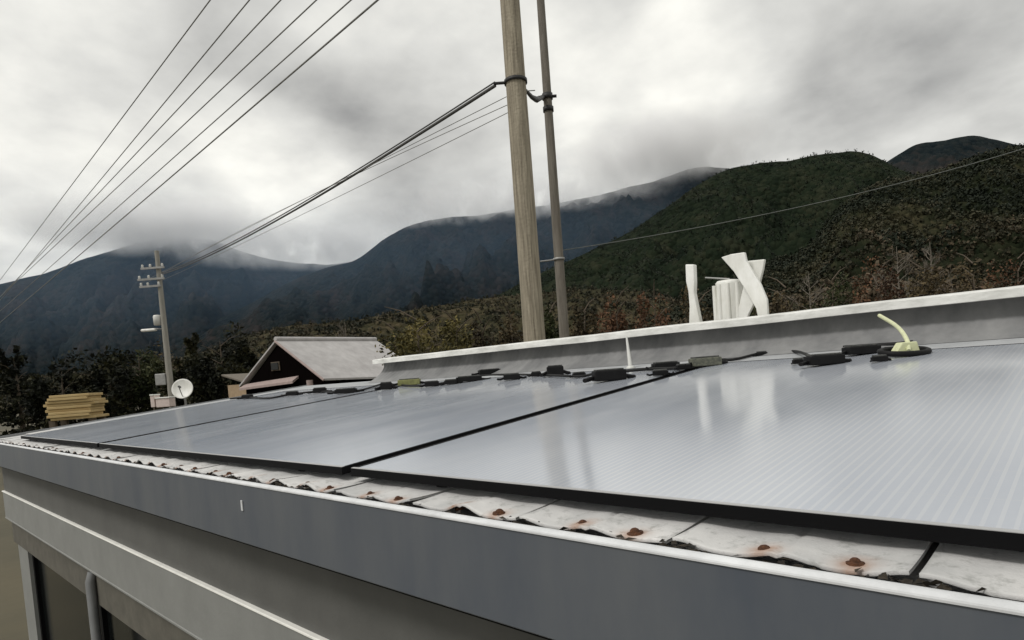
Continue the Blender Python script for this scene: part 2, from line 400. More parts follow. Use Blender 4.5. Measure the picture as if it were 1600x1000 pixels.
dp = MB(); px_, pz_ = -2.92, 0
dp.tube([(-4.95, 1.02, H-1.14), (-4.95, 1.0, H-1.2), (-4.95, 1.0, .1)], .03, 14)
dp.build('downpipe', M_ALU, house)
# ridge flashing: dark curved skirt with ribs, white overhanging cap
XE = -6.27
fl = MB(); prof = []
zt, zb = H+.195, roof_z(4.16)+.003
for kk in range(13):
    t = kk/12; yy = 4.43-.26*t**2.2; zz = zt+(zb-zt)*t; prof.append((yy, zz))
rows = len(prof); cols = 700; vs = []; fs = []
for i in range(cols+1):
    x = XE+(XR-XE)*i/cols; rib = .006*(.5+.5*math.sin(x*2*math.pi/.075))
    wob = .004*noise.noise(Vector((x*2.5, 0, 0)))
    for j, (yy, zz) in enumerate(prof):
        fall = 1-(j/12)**3*.6; vs.append((x, yy-rib*fall+wob*(1-j/12), zz))
for i in range(cols):
    for j in range(rows-1): fs.append((i*rows+j, (i+1)*rows+j, (i+1)*rows+j+1, i*rows+j+1))
fl.add(vs, fs, True)
fl.add([(XE, 4.42, zt), (XE, 4.42, zb), ]+[(XE, p[0], p[1]) for p in prof[1:]], [tuple([0]+list(range(2, 2+rows-1))+[1])])
fo = fl.build('ridge_flashing', M_FLASH, house, fix=False)
cp = MB(); nc = 60; vs = []; fs = []
pr = [(4.285, .181), (4.28, .184), (4.282, .229), (4.29, .236), (4.44, .25), (4.56, .243), (4.565, .187), (4.44, .2), (4.31, .195)]
for i in range(nc+1):
    x = XE-.03+(XR-XE)*i/nc; dz = .004*noise.noise(Vector((x*1.4, 3, 0))); 
    vs += [(x, y+dz*.5, H+z+dz) for y, z in pr]
m = len(pr)
for i in range(nc):
    for kx in range(m): fs.append((i*m+kx, i*m+(kx+1) % m, (i+1)*m+(kx+1) % m, (i+1)*m+kx))
fs += [tuple(range(m)), tuple(range(nc*m+m-1, nc*m-1, -1))]
cp.add(vs, fs); cp.build('ridge_cap', M_CAP, house)
bw = MB(); bw.span(XE, XR, 4.445, 4.55, 0, H+.186); bw.build('back_wall', M_BAND2, house)
bb = MB(); bb.extrude_x([(.95, roof_z(.95)+.012), (4.43, roof_z(4.43)+.012), (4.43, roof_z(4.43)-.16), (.95, roof_z(.95)-.16)], XL-.075, XL-.052)
bb.build('bargeboard', M_ALU, house)

# ------------------------------------------------------------------ solar panels
def panel(x0, x1, label, y0=1.0, y1=3.44):
    root = empty('solar_panel', ((x0+x1)/2, y0, panel_z(y0)), label, 'solar panel', 'solar panels on the slate roof')
    def slab(ya, yb, xa, xb, top, th):
        q = MB(); q.extrude_x([(ya, panel_z(ya)+top), (yb, panel_z(yb)+top), (yb, panel_z(yb)+top-th), (ya, panel_z(ya)+top-th)], xa, xb); return q
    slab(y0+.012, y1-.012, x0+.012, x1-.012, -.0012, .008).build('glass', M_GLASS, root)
    fr = MB()
    for q in (slab(y0, y0+.0115, x0, x1, 0, .023), slab(y1-.0115, y1, x0, x1, 0, .023), slab(y0+.0117, y1-.0117, x0, x0+.0115, 0, .023), slab(y0+.0117, y1-.0117, x1-.0115, x1, 0, .023)):
        fr.add(q.v, q.f)
    fr.build('frame', M_FRAME, root)
    ed = MB()
    for q in (slab(y0+.0005, y0+.011, x0+.0005, x1-.0005, .0014, .001),): ed.add(q.v, q.f)
    ed.build('edge_strip', M_EDGE, root)
    for xx in (x0+.35, x1-.35):
        slab(y0+.05, y1-.05, xx-.02, xx+.02, -.0235, .0205).build('rail', M_FRAME, root)
panel(-1.63, .88, 'largest pale grey solar panel, nearest, with fine lines, above the biggest rusty nails')
panel(-4.36, -1.68, 'bluish grey solar panel in the middle, left of the wide black gap')
panel(-6.85, -4.41, 'farthest solar panel, a thin blue grey sliver beside the lumber stack')

# ------------------------------------------------------------------ boxes and leads along the panels' upper edge
def jbox(px, py, w, h, label, material=None, tilt=0, kind='box'):
    p = on_slope(px, py+h*.45)
    _, _, dep = project(p)
    W = w*dep/F; Hh = max(.02, h*dep/F*.8)
    root = empty('junction_box', p, label, 'junction box', 'black boxes along the upper edge of the panels')
    ex = Vector((1, 0, 0)); rot = Matrix.Rotation(R(tilt), 3, 'Z') @ Matrix.Rotation(math.atan(PITCH), 3, 'X')
    # box's long side faces the camera
    rv = Vector((RT[0], RT[1], 0)).normalized(); yaw = math.atan2(rv.y, rv.x)+R(tilt)
    rot = Matrix.Rotation(yaw, 3, 'Z')
    q = MB(); q.box(p+Vector((0, 0, Hh/2+.002)), (W, W*.5, Hh), rot); q.build('body', material or M_BLACK, root, bevel=min(W, Hh)*.12)
    q = MB(); q.box(p+Vector((0, 0, Hh+.006)), (W*.86, W*.4, .008), rot); q.build('lid', M_BOXGREY, root, bevel=.002)
    for sg in (-1, 1):
        a = p+rot @ Vector((sg*W*.5, 0, Hh*.4)); 
        b = a+rot @ Vector((sg*W*.2, -.01, -Hh*.15)); c = b+rot @ Vector((sg*W*.15, .03*sg, 0)); c.z = p.z+.012
        q = MB(); q.tube([a, b, c], min(.012, Hh*.22), 8); q.build('lead', M_BLACK, root)
    return root
boxes = [
 (952, 586, 50, 20, 'biggest black junction box at mid panel edge, right below the pale thin rod', 8),
 (868, 579, 26, 18, 'square black junction box standing nearly below the thick utility pole', 0),
 (800, 589, 26, 10, 'low flat black junction box just left of the square upright one', 0),
 (765, 581, 34, 9, 'tilted black junction box second left from the square upright one', 14),
 (733, 592, 40, 9, 'long flat black junction box on the panel edge below the white cap, left half', 6),
 (675, 600, 22, 9, 'small black junction box right next to the olive one', 0),
 (604, 603, 18, 13, 'black junction box with a bent lead below the end of the white cap', 0),
 (541, 611, 32, 8, 'thin black junction box below the eave of the gabled house', 0),
 (1040, 571, 40, 10, 'black junction box right of the pale thin rod, behind its neighbour', 6),
 (1032, 583, 24, 9, 'small dark junction box tucked below a longer one near the pale rod', -10),
 (1288, 562, 54, 18, 'wide black junction box with scuffed grey lid, left of the yellow cable', 4),
 (1346, 547, 50, 15, 'solid black junction box between the scuffed one and the yellow cable', 3),
 (1247, 566, 16, 7, 'tiny black junction box left end of the group by the yellow cable', 0),
 (387, 620, 16, 7, 'tiny black junction box farthest left, before the dark house wall', 0),
 (457, 615, 18, 7, 'small black junction box below the pinkish pent roof', 0),
 (500, 610, 20, 9, 'small black junction box below the right foot of the dark gable', 8),
 (705, 597, 20, 8, 'small black junction box right of the one beside the olive box', -6),
 (838, 585, 16, 8, 'tiny black junction box tucked left of the square upright one', 0),
 (905, 586, 20, 8, 'small black junction box between the square upright and the biggest one', 5),
 (1068, 574, 22, 9, 'small black junction box left of the mottled grey green one', 6),
 (1190, 553, 16, 6, 'tiny black junction box on the arched cable between the two groups', 0),
 (1374, 562, 22, 7, 'small dark junction box lying in front, below the yellow cable', 0),
]
for px, py, w, h, lab, tl in boxes: jbox(px, py, w, h, lab, None, tl)
jbox(640, 597, 34, 11, 'olive green junction box among the black ones on the panel edge', M_OLIVE)
jbox(1102, 565, 46, 16, 'mottled grey green junction box below the white post', mat('mottled', (.05, .052, .045), .7, col2=(.16, .165, .12), scale=60), 10)
def cable_px(name, pts, r, m, label, cat='cable', group=None, off=.012):
    P = [on_slope(px, py, off) for px, py in pts]; Q = []
    for i in range(len(P)-1):
        p0, p1, p2, p3 = P[max(i-1, 0)], P[i], P[i+1], P[min(i+2, len(P)-1)]
        for t in np.linspace(0, 1, 8, endpoint=False):
            Q.append(.5*((2*p1)+(-p0+p2)*t+(2*p0-5*p1+4*p2-p3)*t*t+(-p0+3*p1-3*p2+p3)*t**3))
    Q.append(P[-1]); q = MB(); q.tube(Q, r, 8)
    return tag(q.build(name, m), label, cat, group)
cable_px('cable', [(500, 612), (560, 610), (600, 600), (650, 603), (700, 597), (740, 588), (790, 585), (850, 586), (905, 588), (930, 583)], .008, M_CABLE, 'thin black cable linking the junction boxes left of the pale rod', group='black cables along the upper edge of the panels')
cable_px('cable', [(975, 580), (1010, 577), (1060, 575), (1085, 570), (1120, 563), (1150, 561), (1190, 552), (1240, 549), (1265, 556)], .009, M_CABLE, 'arched black cable running right from the pale rod towards the scuffed box', group='black cables along the upper edge of the panels')
cable_px('cable', [(1318, 543), (1380, 539), (1410, 537), (1436, 533), (1450, 528), (1500, 523), (1590, 512)], .013, M_CABLE, 'thicker black cable passing behind the yellow one at the right', group='black cables along the upper edge of the panels')
cable_px('cable', [(360, 623), (385, 621), (420, 622), (450, 617), (480, 613), (505, 611)], .009, M_CABLE, 'short black cable at the far end of the panels by the gabled house', group='black cables along the upper edge of the panels')
# yellow cable rising from a clamp
base = on_slope(1413, 556)
root = empty('yellow_cable', base, 'pale yellow cable curving up from a black ringed clamp at the right', 'cable')
pts = [atY(1420, 548, base.y), atY(1418, 534, base.y+.05), atY(1409, 518, base.y+.18), atY(1396, 506, base.y+.35), atY(1374, 493, base.y+.55)]
Q = []
for i in range(len(pts)-1):
    p0, p1, p2, p3 = pts[max(i-1, 0)], pts[i], pts[i+1], pts[min(i+2, len(pts)-1)]
    for t in np.linspace(0, 1, 8, endpoint=False): Q.append(.5*((2*p1)+(-p0+p2)*t+(2*p0-5*p1+4*p2-p3)*t*t+(-p0+3*p1-3*p2+p3)*t**3))
Q.append(pts[-1])
q = MB(); q.tube(Q, .0095, 10); q.build('sheath', M_YEL, root)
rv = Vector((RT[0], RT[1], 0)).normalized(); fv = Vector((FW[0], FW[1], 0)).normalized()
q = MB(); q.prism([base-rv*.045+Vector((0, 0, .004)), base+rv*.075+Vector((0, 0, .004)), base+rv*.06+Vector((0, 0, .06)), base-rv*.005+Vector((0, 0, .06))], fv*.05); q.build('clamp_plate', M_YEL, root, bevel=.004)
ring = [base+fv*.02+rv*(.012+.1*math.cos(a))+fv*(.07*math.sin(a))+Vector((0, 0, .02+.012*math.sin(a))) for a in np.linspace(0, 2*math.pi, 25)]
q = MB(); q.tube(ring, .013, 8, cap=False); q.build('ring', M_BLACK, root)
# pale rod
b = atY(985, 572, 3.9); b.z = roof_z(3.9)
t = atY(979, 526, 3.95)
q = MB(); q.tube([b, b.lerp(t, .5), t], [.016, .012, .007], 8); q.lathe([(.03, 0), (.03, .012), (.016, .02)], b)
tag(q.build('pale_rod', M_PORC), 'thin pale rod standing on the roof above the biggest black junction box', 'rod')

# ------------------------------------------------------------------ white objects beyond the ridge cap (stand on a bracket behind the wall)
YW = 4.75
def slabpx(poly, Y, th):
    return [atY(px, py, Y) for px, py in poly], Vector((0, th, 0))
br = MB()
q = MB()
pl = [(1070.5, 413), (1083.5, 413), (1084.5, 440), (1084, 458), (1088, 478), (1097, 520), (1076, 520), (1077, 478), (1075, 455), (1071.5, 440)]
a, o_ = slabpx(pl, YW, .06); q.prism(a, o_)
wp = q.build('white_post', M_WHITE, bevel=.008); tag(wp, 'slim white post standing alone behind the ridge cap, flared at its foot', 'post')
root = empty('white_cylinder', atY(1143, 520, YW+.1), 'stout white ribbed cylinder behind the ridge cap beside the crossed slabs', 'cylinder')
c0 = atY(1143, 520, YW+.12); c1 = atY(1141, 436, YW+.12); dep = project(c0)[2]
rad = 22*dep/F; hgt = (c1-c0).length
q = MB(); vs = []
prof = [(rad*.9, -.3), (rad, 0), (rad, hgt*.9), (rad*1.02, hgt*.93), (rad*.9, hgt*.97), (0, hgt)]
q.lathe(prof, c0, axis=(c1-c0)); q.build('drum', M_WHITE, root)
for aa in np.linspace(0, 2*math.pi, 10, endpoint=False):
    r_ = MB(); off = Vector((math.cos(aa)*rad, math.sin(aa)*rad, 0)); r_.tube([c0+off+Vector((0, 0, .02)), c0+off+Vector((0, 0, hgt*.9))], rad*.16, 8); r_.build('rib', M_WHITE, root)
q = MB(); q.lathe([(0, 0), (rad*1.1, 0), (rad*1.1, .02), (0, .025)], c0+Vector((0, 0, hgt*.1)), axis=(0, 0, 1)); q.build('collar', M_ALU, root)
e0 = atY(1140, 436, YW+.12); e1 = atY(1102, 434, YW+.12)
q = MB(); q.tube([e0, e1], .007, 8); q.build('spigot', M_STEEL, root)
q = MB(); a, o_ = slabpx([(1126.5, 402), (1142, 397), (1163, 394), (1166, 408), (1178, 428), (1188, 444), (1198, 468), (1201, 515), (1188, 515), (1181, 482), (1164, 452), (1146, 424)], YW-.05, .035)
q.prism(a, o_)
tag(q.build('white_slab', M_WHITE, bevel=.006), 'broad white slab leaning diagonally in front of the upright one', 'slab', 'white crossed slabs behind the ridge cap')
q = MB(); a, o_ = slabpx([(1164, 408), (1194.5, 405), (1192, 420), (1187, 440), (1184, 462), (1170, 490), (1160, 515), (1148, 515), (1156, 470), (1162, 445)], YW+.04, .035)
q.prism(a, o_)
tag(q.build('white_slab', M_WHITE, bevel=.006), 'white slab crossing behind the diagonal one, wider at its top', 'slab', 'white crossed slabs behind the ridge cap')

# ------------------------------------------------------------------ poles
def pole(name, bpx, tpx, depth, r0, r1, m, label, ground=True):
    """bpx/tpx: two image points on the axis; extended to the ground and upward"""
    a = at(*bpx, depth); b = Vector((a.x, a.y, 0))
    return a, b
# thick pole
D1 = 9.2
pa = at(833, 500, D1); base = Vector((pa.x, pa.y, 0))
root = empty('utility_pole', base, 'thick weathered tan utility pole with dark streaks, nearest of the poles', 'utility pole', 'utility poles')
q = MB(); zs = np.linspace(0, 11.5, 24); q.tube([(base.x, base.y, z) for z in zs], [.178-.0045*z for z in zs], 28); q.build('shaft', M_POLE, root)
def pole_at(base, px, py):   # point on the pole axis at image height py
    lo, hi = 0, 14
    for _ in range(50):
        mid = (lo+hi)/2
        if project((base.x, base.y, mid))[1] > py: lo = mid
        else: hi = mid
    return Vector((base.x, base.y, lo))
def band(mb, c, r, h): mb.lathe([(r, -h/2), (r+.012, -h/2), (r+.012, h/2), (r, h/2)], c, n=24)
zc = pole_at(base, 0, 128)
q = MB(); band(q, zc, .155, .05); q.tube([zc+Vector((0, 0, .0)), zc-rv*.32], .022, 8); q.build('cable_bracket', M_DKSTEEL, root)
for kz in (1, 2, 3, 4):
    q = MB(); s = pole_at(base, 0, 60)+Vector((0, 0, -.45*kz-.3)); dv = rv*(1 if kz % 2 else -1)
    if kz in (1,): q.tube([s+dv*.15, s+dv*.27], .008, 6); q.build('step_bolt', M_STEEL, root)
main_att = zc-rv*.30
# second, thinner pole
D2 = 14.0
pa = at(880, 500, D2); base2 = Vector((pa.x, pa.y, 0))
root = empty('utility_pole', base2, 'thinner dark utility pole standing just right of the thick tan one', 'utility pole', 'utility poles')
q = MB(); q.tube([(base2.x, base2.y, z) for z in zs], [.125-.0035*z for z in zs], 20); q.build('shaft', M_POLE2, root)
z2 = pole_at(base2, 0, 151)
q = MB(); band(q, z2, .105, .12); q.tube([z2-rv*.2, z2+rv*.2], .035, 8); q.build('crossarm', M_DKSTEEL, root)
q = MB(); band(q, pole_at(base2, 0, 171), .105, .1); q.build('band', M_DKSTEEL, root)
q = MB(); c = pole_at(base2, 0, 405); band(q, c, .118, .05); q.tube([c, c-rv*.42+Vector((0, 0, -.02))], .018, 8); q.build('side_arm', M_STEEL, root)
# strut between both poles
q = MB(); s0 = pole_at(base, 0, 140)+rv*.12; s1 = z2-rv*.1; mid = s0.lerp(s1, .55)+Vector((0, 0, -.1))
q.tube([s0, s0.lerp(mid, .5)+Vector((0, 0, -.03)), mid, s1], [.02, .035, .055, .045], 8); tag(q.build('strut_cable', M_DKSTEEL), 'short dark cable sleeve slung between the thick and the thin pole', 'cable')
# far left pole
D3 = 30.0
pa = at(262, 560, D3); base3 = Vector((pa.x, pa.y, 0))
root = empty('utility_pole', base3, 'slender far grey utility pole with crossarms and a lamp, before the dark evergreens', 'utility pole', 'utility poles')
top3 = pole_at(base3, 0, 392).z
q = MB(); q.tube([(base3.x, base3.y, z) for z in (0, top3*.5, top3)], [.17, .135, .1], 16); q.build('shaft', M_POLE3, root)
att3 = []
for yy, l0, l1 in ((419, -.75, .35), (436, -.95, .3), (447, -.9, .1)):
    c = pole_at(base3, 0, yy); fy = -fv*.14
    q = MB(); q.box(c+fy+rv*((l0+l1)/2), (l1-l0, .09, .09), Matrix.Rotation(math.atan2(rv.y, rv.x), 3, 'Z')); ar = q.build('crossarm', M_STEEL, root)
    for tt in (l0+.08, (l0+l1)/2-.1, l1-.08):
        q = MB(); p = c+fy+rv*tt+Vector((0, 0, .045)); q.lathe([(.035, 0), (.06, .03), (.035, .06), (.06, .09), (.03, .14), (0, .15)], p, n=10); q.build('insulator', M_PORC, ar)
        att3.append(p+Vector((0, 0, .14)))
c = pole_at(base3, 0, 514)
q = MB(); q.tube([c, c-rv*.6+Vector((0, 0, .05))], .03, 8); arm = q.build('lamp_arm', M_STEEL, root)
q = MB(); lc = c-rv*.75+Vector((0, 0, .0)); q.box(lc, (.7, .24, .13), Matrix.Rotation(math.atan2(rv.y, rv.x), 3, 'Z')); q.build('lamp_head', M_WHITE, root, bevel=.05)
q = MB(); tcn = pole_at(base3, 0, 500)-rv*.3; q.lathe([(0, -.25), (.17, -.22), (.18, .18), (.15, .25), (0, .27)], tcn, n=16); q.build('transformer', M_PORC, root)
q = MB(); q.box(pole_at(base3, 0, 592)-rv*.38, (.5, .3, .55), Matrix.Rotation(math.atan2(rv.y, rv.x), 3, 'Z')); q.build('meter_box', M_STEEL, root, bevel=.03)

# ------------------------------------------------------------------ wires
def wire(name, P0, P1, sag, r, m, label, cat='wire', group=None, n=40, r1=None):
    P0, P1 = Vector(P0), Vector(P1); pts = []
    for i in range(n+1):
        t = i/n; p = P0.lerp(P1, t); p.z -= sag*4*t*(1-t); pts.append(p)
    rr = [r+(r1-r)*i/n for i in range(n+1)] if r1 else r
    q = MB(); q.tube(pts, rr, 6); return tag(q.build(name, m), label, cat, group)
vpd = Vector(ray(-141, 622)).normalized()
names = ['outermost upper', 'second', 'third', 'fourth', 'fifth', 'lowest and most curved']
tops = [(227, 133), (275, 136), (308, 136), (347, 136), (389, 139), (428, 136)]
lefts = [(146, 241), (158, 277), (155, 298), (149, 322), (149, 352), (158, 367)]
for i, (tp, lf) in enumerate(zip(tops, lefts)):
    hgt = 5.6-.28*i
    r0 = ray(*tp); P0 = Vector(r0*(hgt/r0[2]))
    # second point: same horizontal offset line -> choose the distance along the ray that keeps the wire level
    r1_ = ray(*lf); P1 = Vector(r1_*(hgt*(1-.015*0)/r1_[2]))
    dr = (P1-P0).normalized(); A = P0-dr*9; B = P1+dr*45
    A.z += H; B.z += H
    wire('overhead_wire', A, B, .05, .0085 if i < 5 else .011, M_WIRE, {0: 'outermost overhead wire at the upper left, nearest the picture corner', 1: 'second overhead wire from the upper left corner', 2: 'third overhead wire from the upper left corner', 3: 'fourth overhead wire from the upper left corner', 4: 'fifth overhead wire from the upper left corner, above the lowest', 5: 'lowest overhead wire of the upper left bundle, nearest the cloud gap'}[i], 'wire', 'overhead wires at the upper left')
# bundle from thick pole to far pole
def through(P0, px, py, P1):   # sag that makes the wire pass image point (px,py)
    lo, hi = -1, 4
    best = None
    for s in np.linspace(-.5, 3, 300):
        e = 9e9
        for t in np.linspace(.05, .95, 60):
            p = Vector(P0).lerp(Vector(P1), t); p.z -= s*4*t*(1-t); x, y, _ = project(p)
            e = min(e, abs(x-px)+abs(y-py))
        if best is None or e < best[0]: best = (e, s)
    return best[1]
A = main_att+Vector((0, 0, -.03)); B = att3[5]
s = through(A, 600, 240, B)
wire('service_cable', A, B, s, .026, M_CABLE2, 'thick dark cable sagging from the tan pole to the far left pole', 'cable', r1=.022)
A2 = A+Vector((0, 0, .05))
wire('service_cable', A2, B+Vector((0, 0, .08)), s*.99, .012, M_CABLE2, 'thin dark cable twinned just above the thick sagging cable', 'cable', r1=.022)
for j, (px, py, a_py) in enumerate(((680, 205, 150), (690, 212, 163), (640, 255, 175))):
    A_ = pole_at(base, 0, a_py)-rv*.15; B_ = att3[6+j % 3]
    s_ = through(A_, px, py, B_)
    wire('telephone_wire', A_, B_, s_, .006, M_WIRE, ('upper', 'middle', 'lowest')[j]+' of three faint thin wires below the thick sagging cable', 'wire', 'faint wires below the thick cable')
A_ = pole_at(base2, 0, 392); B_ = at(1600, 232, 17.0)
wire('hillside_wire', A_, B_, through(A_, 1200, 330, B_) if False else .22, .009, M_LWIRE, 'faint pale wire crossing in front of the dark green hill', 'wire')

# ------------------------------------------------------------------ gabled house beyond
def cdir(r_, f_): return rv*r_+fv*f_
A = at(430, 531, 24.0); Bz = None
best = None
for dpt in np.linspace(24, 36, 200):
    p = at(587, 531, dpt)
    if best is None or abs(p.z-A.z) < best[0]: best = (abs(p.z-A.z), p)
B = best[1]; rd = (B-A); rd.z = 0; L_ = rd.length; rd.normalize(); B = A+rd*L_
nd = Vector((rd.y, -rd.x, 0)); 
if nd.dot(fv) > 0: nd = -nd
root = empty('gabled_house', Vector((A.x, A.y, 0))+rd*L_/2, 'dark house with a pale pinkish grey gable roof beyond the panels', 'house')
W2 = 2.5; drop = 1.62
E0, E1 = A+nd*W2-Vector((0, 0, drop)), B+nd*(W2+.3)-Vector((0, 0, drop*1.1)); G0, G1 = A-nd*W2-Vector((0, 0, drop)), B-nd*W2-Vector((0, 0, drop))
q = MB(); up = Vector((0, 0, -.07))
q.prism([A, B, E1, E0], up); q.prism([A+rd*.001, B, G1, G0+rd*.001], up); ro_ = q.build('roof', M_HROOF, root)
q = MB(); q.tube([A+Vector((0, 0, .03)), B+Vector((0, 0, .03))], .09, 8); q.build('ridge_tiles', M_HROOF, ro_)
q = MB(); q.tube([A+Vector((0, 0, -.06))-rd*.02, E0+Vector((0, 0, -.06))-rd*.02], .045, 6); q.build('bargeboard', M_PINK, root)
ins = rd*.12; gl = A+ins-Vector((0, 0, .14)); e0 = E0+ins-nd*.25-Vector((0, 0, .1)); g0 = G0+ins+nd*.25-Vector((0, 0, .1))
q = MB(); e0b = Vector((e0.x, e0.y, 0)); g0b = Vector((g0.x, g0.y, 0))
q.prism([gl, e0, e0b, g0b, g0], rd*.15)
e1 = E1-rd*.3-nd*.5; e1.z = e0.z; e1b = Vector((e1.x, e1.y, 0)); q.prism([e0+rd*.15, e1, e1b, e0b+rd*.15], -nd*.15); q.build('wall', M_HWALL, root)
q = MB(); a = g0-rd*.3+Vector((0, 0, -.02)); b_ = e0-rd*.3+Vector((0, 0, -.02)); m_ = a.lerp(b_, .72)
q.prism([a, m_+Vector((0, 0, .12)), m_+rd*.3+Vector((0, 0, .3)), a+rd*.3+Vector((0, 0, .15))], Vector((0, 0, -.09))); q.build('pent_roof', M_PINK, root)
q = MB(); pp = a.lerp(b_, .93); q.tube([Vector((pp.x, pp.y, 0)), pp+Vector((0, 0, .1))], .12, 8); q.build('post', M_PINK, root)
wc = a.lerp(b_, .45)+rd*.42; wc.z = A.z-1.0
q = MB(); q.box(wc-rd*.16, (.5, .04, .34), Matrix.Rotation(math.atan2(nd.y, nd.x), 3, 'Z')); wnd = q.build('window', M_BARK, root)
q = MB(); q.box(wc-rd*.2, (.4, .03, .26), Matrix.Rotation(math.atan2(nd.y, nd.x), 3, 'Z')); q.build('pane', M_DARKGLASS, wnd)
# tan shed beside the house
P = at(392, 605, 27.0); root = empty('shed', Vector((P.x, P.y, 0)), 'small tan walled shed left of the gabled house', 'shed')
q = MB(); yawm = Matrix.Rotation(math.atan2(rd.y, rd.x), 3, 'Z'); q.box(Vector((P.x, P.y, (P.z+.15)/2)), (1.3, 1.3, P.z+.15), yawm); q.build('wall', M_TANW, root)
q = MB(); zt_ = P.z+.15
q.prism([Vector((P.x, P.y, zt_+.02))+yawm @ Vector(k_) for k_ in ((-.8, -.8, 0), (.8, -.8, 0), (.8, .8, .4), (-.8, .8, .4))], Vector((0, 0, .06))); q.build('roof', M_PALEBARK, root)
q = MB(); q.box(Vector((P.x, P.y, 1.0))+yawm @ Vector((0, -.66, 0)), (.7, .03, 1.95), yawm); q.build('door', M_BARK, root)

# ------------------------------------------------------------------ lumber stack, dish, pale crates at the far end
def stack(px, py, depth, w, h, dpt, n, label):
    P = at(px, py, depth); root = empty('lumber_stack', Vector((P.x, P.y, 0)), label, 'lumber')
    yw = Matrix.Rotation(math.atan2(rv.y, rv.x)+.25, 3, 'Z')
    for i in range(n):
        q = MB(); z = P.z+h*i/n; ww = w*rng.uniform(.8, 1.06)
        q.box(Vector((P.x, P.y, z))+yw @ Vector((rng.uniform(-.06, .06), rng.uniform(-.05, .05), 0)), (ww, dpt, h/n*.96), yw); q.build('plank', M_TAN, root, bevel=.01)
    q = MB()
    for sx in (-w*.4, w*.4):
        for sy in (-dpt*.35, dpt*.35):
            q.box(Vector((P.x, P.y, (P.z-h/n*.42)/2))+yw @ Vector((sx, sy, 0)), (.12, .12, P.z-h/n*.42), yw)
    q.build('trestle', M_BARK, root)
stack(122, 652, 14.0, .95, .55, .8, 9, 'stack of yellow tan planks at the far left end of the roof')
P = at(286, 608, 17.0); root = empty('satellite_dish', Vector((P.x, P.y, 0)), 'round white satellite dish at the foot of the far left pole', 'satellite dish')
ax = (-fv*.95+rv*.15+Vector((0, 0, .25))).normalized()
prof = [(0, 0)]+[(.27*t, .06*t*t) for t in np.linspace(.1, 1, 8)]+[(.275, .055), (.27, .045)]+[(.27*t, .06*t*t-.012) for t in np.linspace(.98, .02, 8)]
q = MB(); q.lathe(prof, P, axis=ax, n=28); q.build('reflector', M_WHITE, root)
q = MB(); lnb = P+ax*.3; q.tube([P-Vector((0, 0, .26))+ax*.04, lnb-Vector((0, 0, .02))], .012, 6); q.build('feed_arm', M_STEEL, root)
q = MB(); q.tube([lnb, lnb-ax*.09], .03, 10); q.build('receiver', M_BOXGREY, root)
q = MB(); q.tube([P-ax*.05, P-ax*.1-Vector((0, 0, .3)), Vector((P.x, P.y, 0))-ax*.1], .03, 8); q.build('mast', M_STEEL, root)
for (px, py, w, h, lab) in ((259, 629, .55, .24, 'pinkish white crate just left of the satellite dish'), (243, 627, .16, .32, 'narrow pinkish white crate standing left of the longer one')):
    P = at(px, py, 17.5); root = empty('pale_crate', P-Vector((0, 0, h/2)), lab, 'crate', 'pale crates near the dish')
    yw = Matrix.Rotation(math.atan2(rv.y, rv.x), 3, 'Z')
    q = MB(); q.box(P, (w*.7, .3, h), yw); q.build('body', mat('pale_crate', (.62, .52, .48), .7, var=.1), root, bevel=.015)
    q = MB(); q.box(P+Vector((0, 0, h/2+.02)), (w*.75, .34, .035), yw); q.build('lid', M_WHITE, root, bevel=.01)
    q = MB(); q.box(P-Vector((0, 0, h/2)), (w*.6, .25, .02), yw)
    for sx in (-w*.3, w*.3): q.box(Vector((P.x, P.y, (P.z-h/2-.011)/2))+yw @ Vector((sx, 0, 0)), (.05, .05, P.z-h/2-.011), yw)
    q.build('stand', M_BARK, root)

# ------------------------------------------------------------------ plants
def foliage(mb, c, rx, ry, rz, n, size, seed, lumps=14, fill=.55):
    r = random.Random(seed); c = Vector(c); cl = []
    for _ in range(lumps):
        while True:
            v = Vector((r.uniform(-1, 1), r.uniform(-1, 1), r.uniform(-1, 1)))
            if v.length < 1: break
        v = v*(.45+.55*fill) if v.length > .2 else v
        cl.append((v, r.uniform(.22, .45)))
    for _ in range(n):
        v, rad = r.choice(cl); d_ = Vector((r.gauss(0, 1), r.gauss(0, 1), r.gauss(0, 1))).normalized()*rad*r.uniform(.5, 1.05)
        p = v+d_; p = Vector((p.x*rx, p.y*ry, p.z*rz))+c
        a = Vector((r.gauss(0, 1), r.gauss(0, 1), r.gauss(0, 1))).normalized(); b_ = a.orthogonal().normalized(); b_ = Matrix.Rotation(r.uniform(0, 6.3), 3, a) @ b_; c2 = a.cross(b_)
        s = size*r.uniform(.6, 1.3); w = s*r.uniform(.35, .6)
        mb.add([p-b_*s, p+c2*w-b_*s*.1, p+b_*s, p-c2*w-b_*s*.1], [(0, 1, 2, 3)])
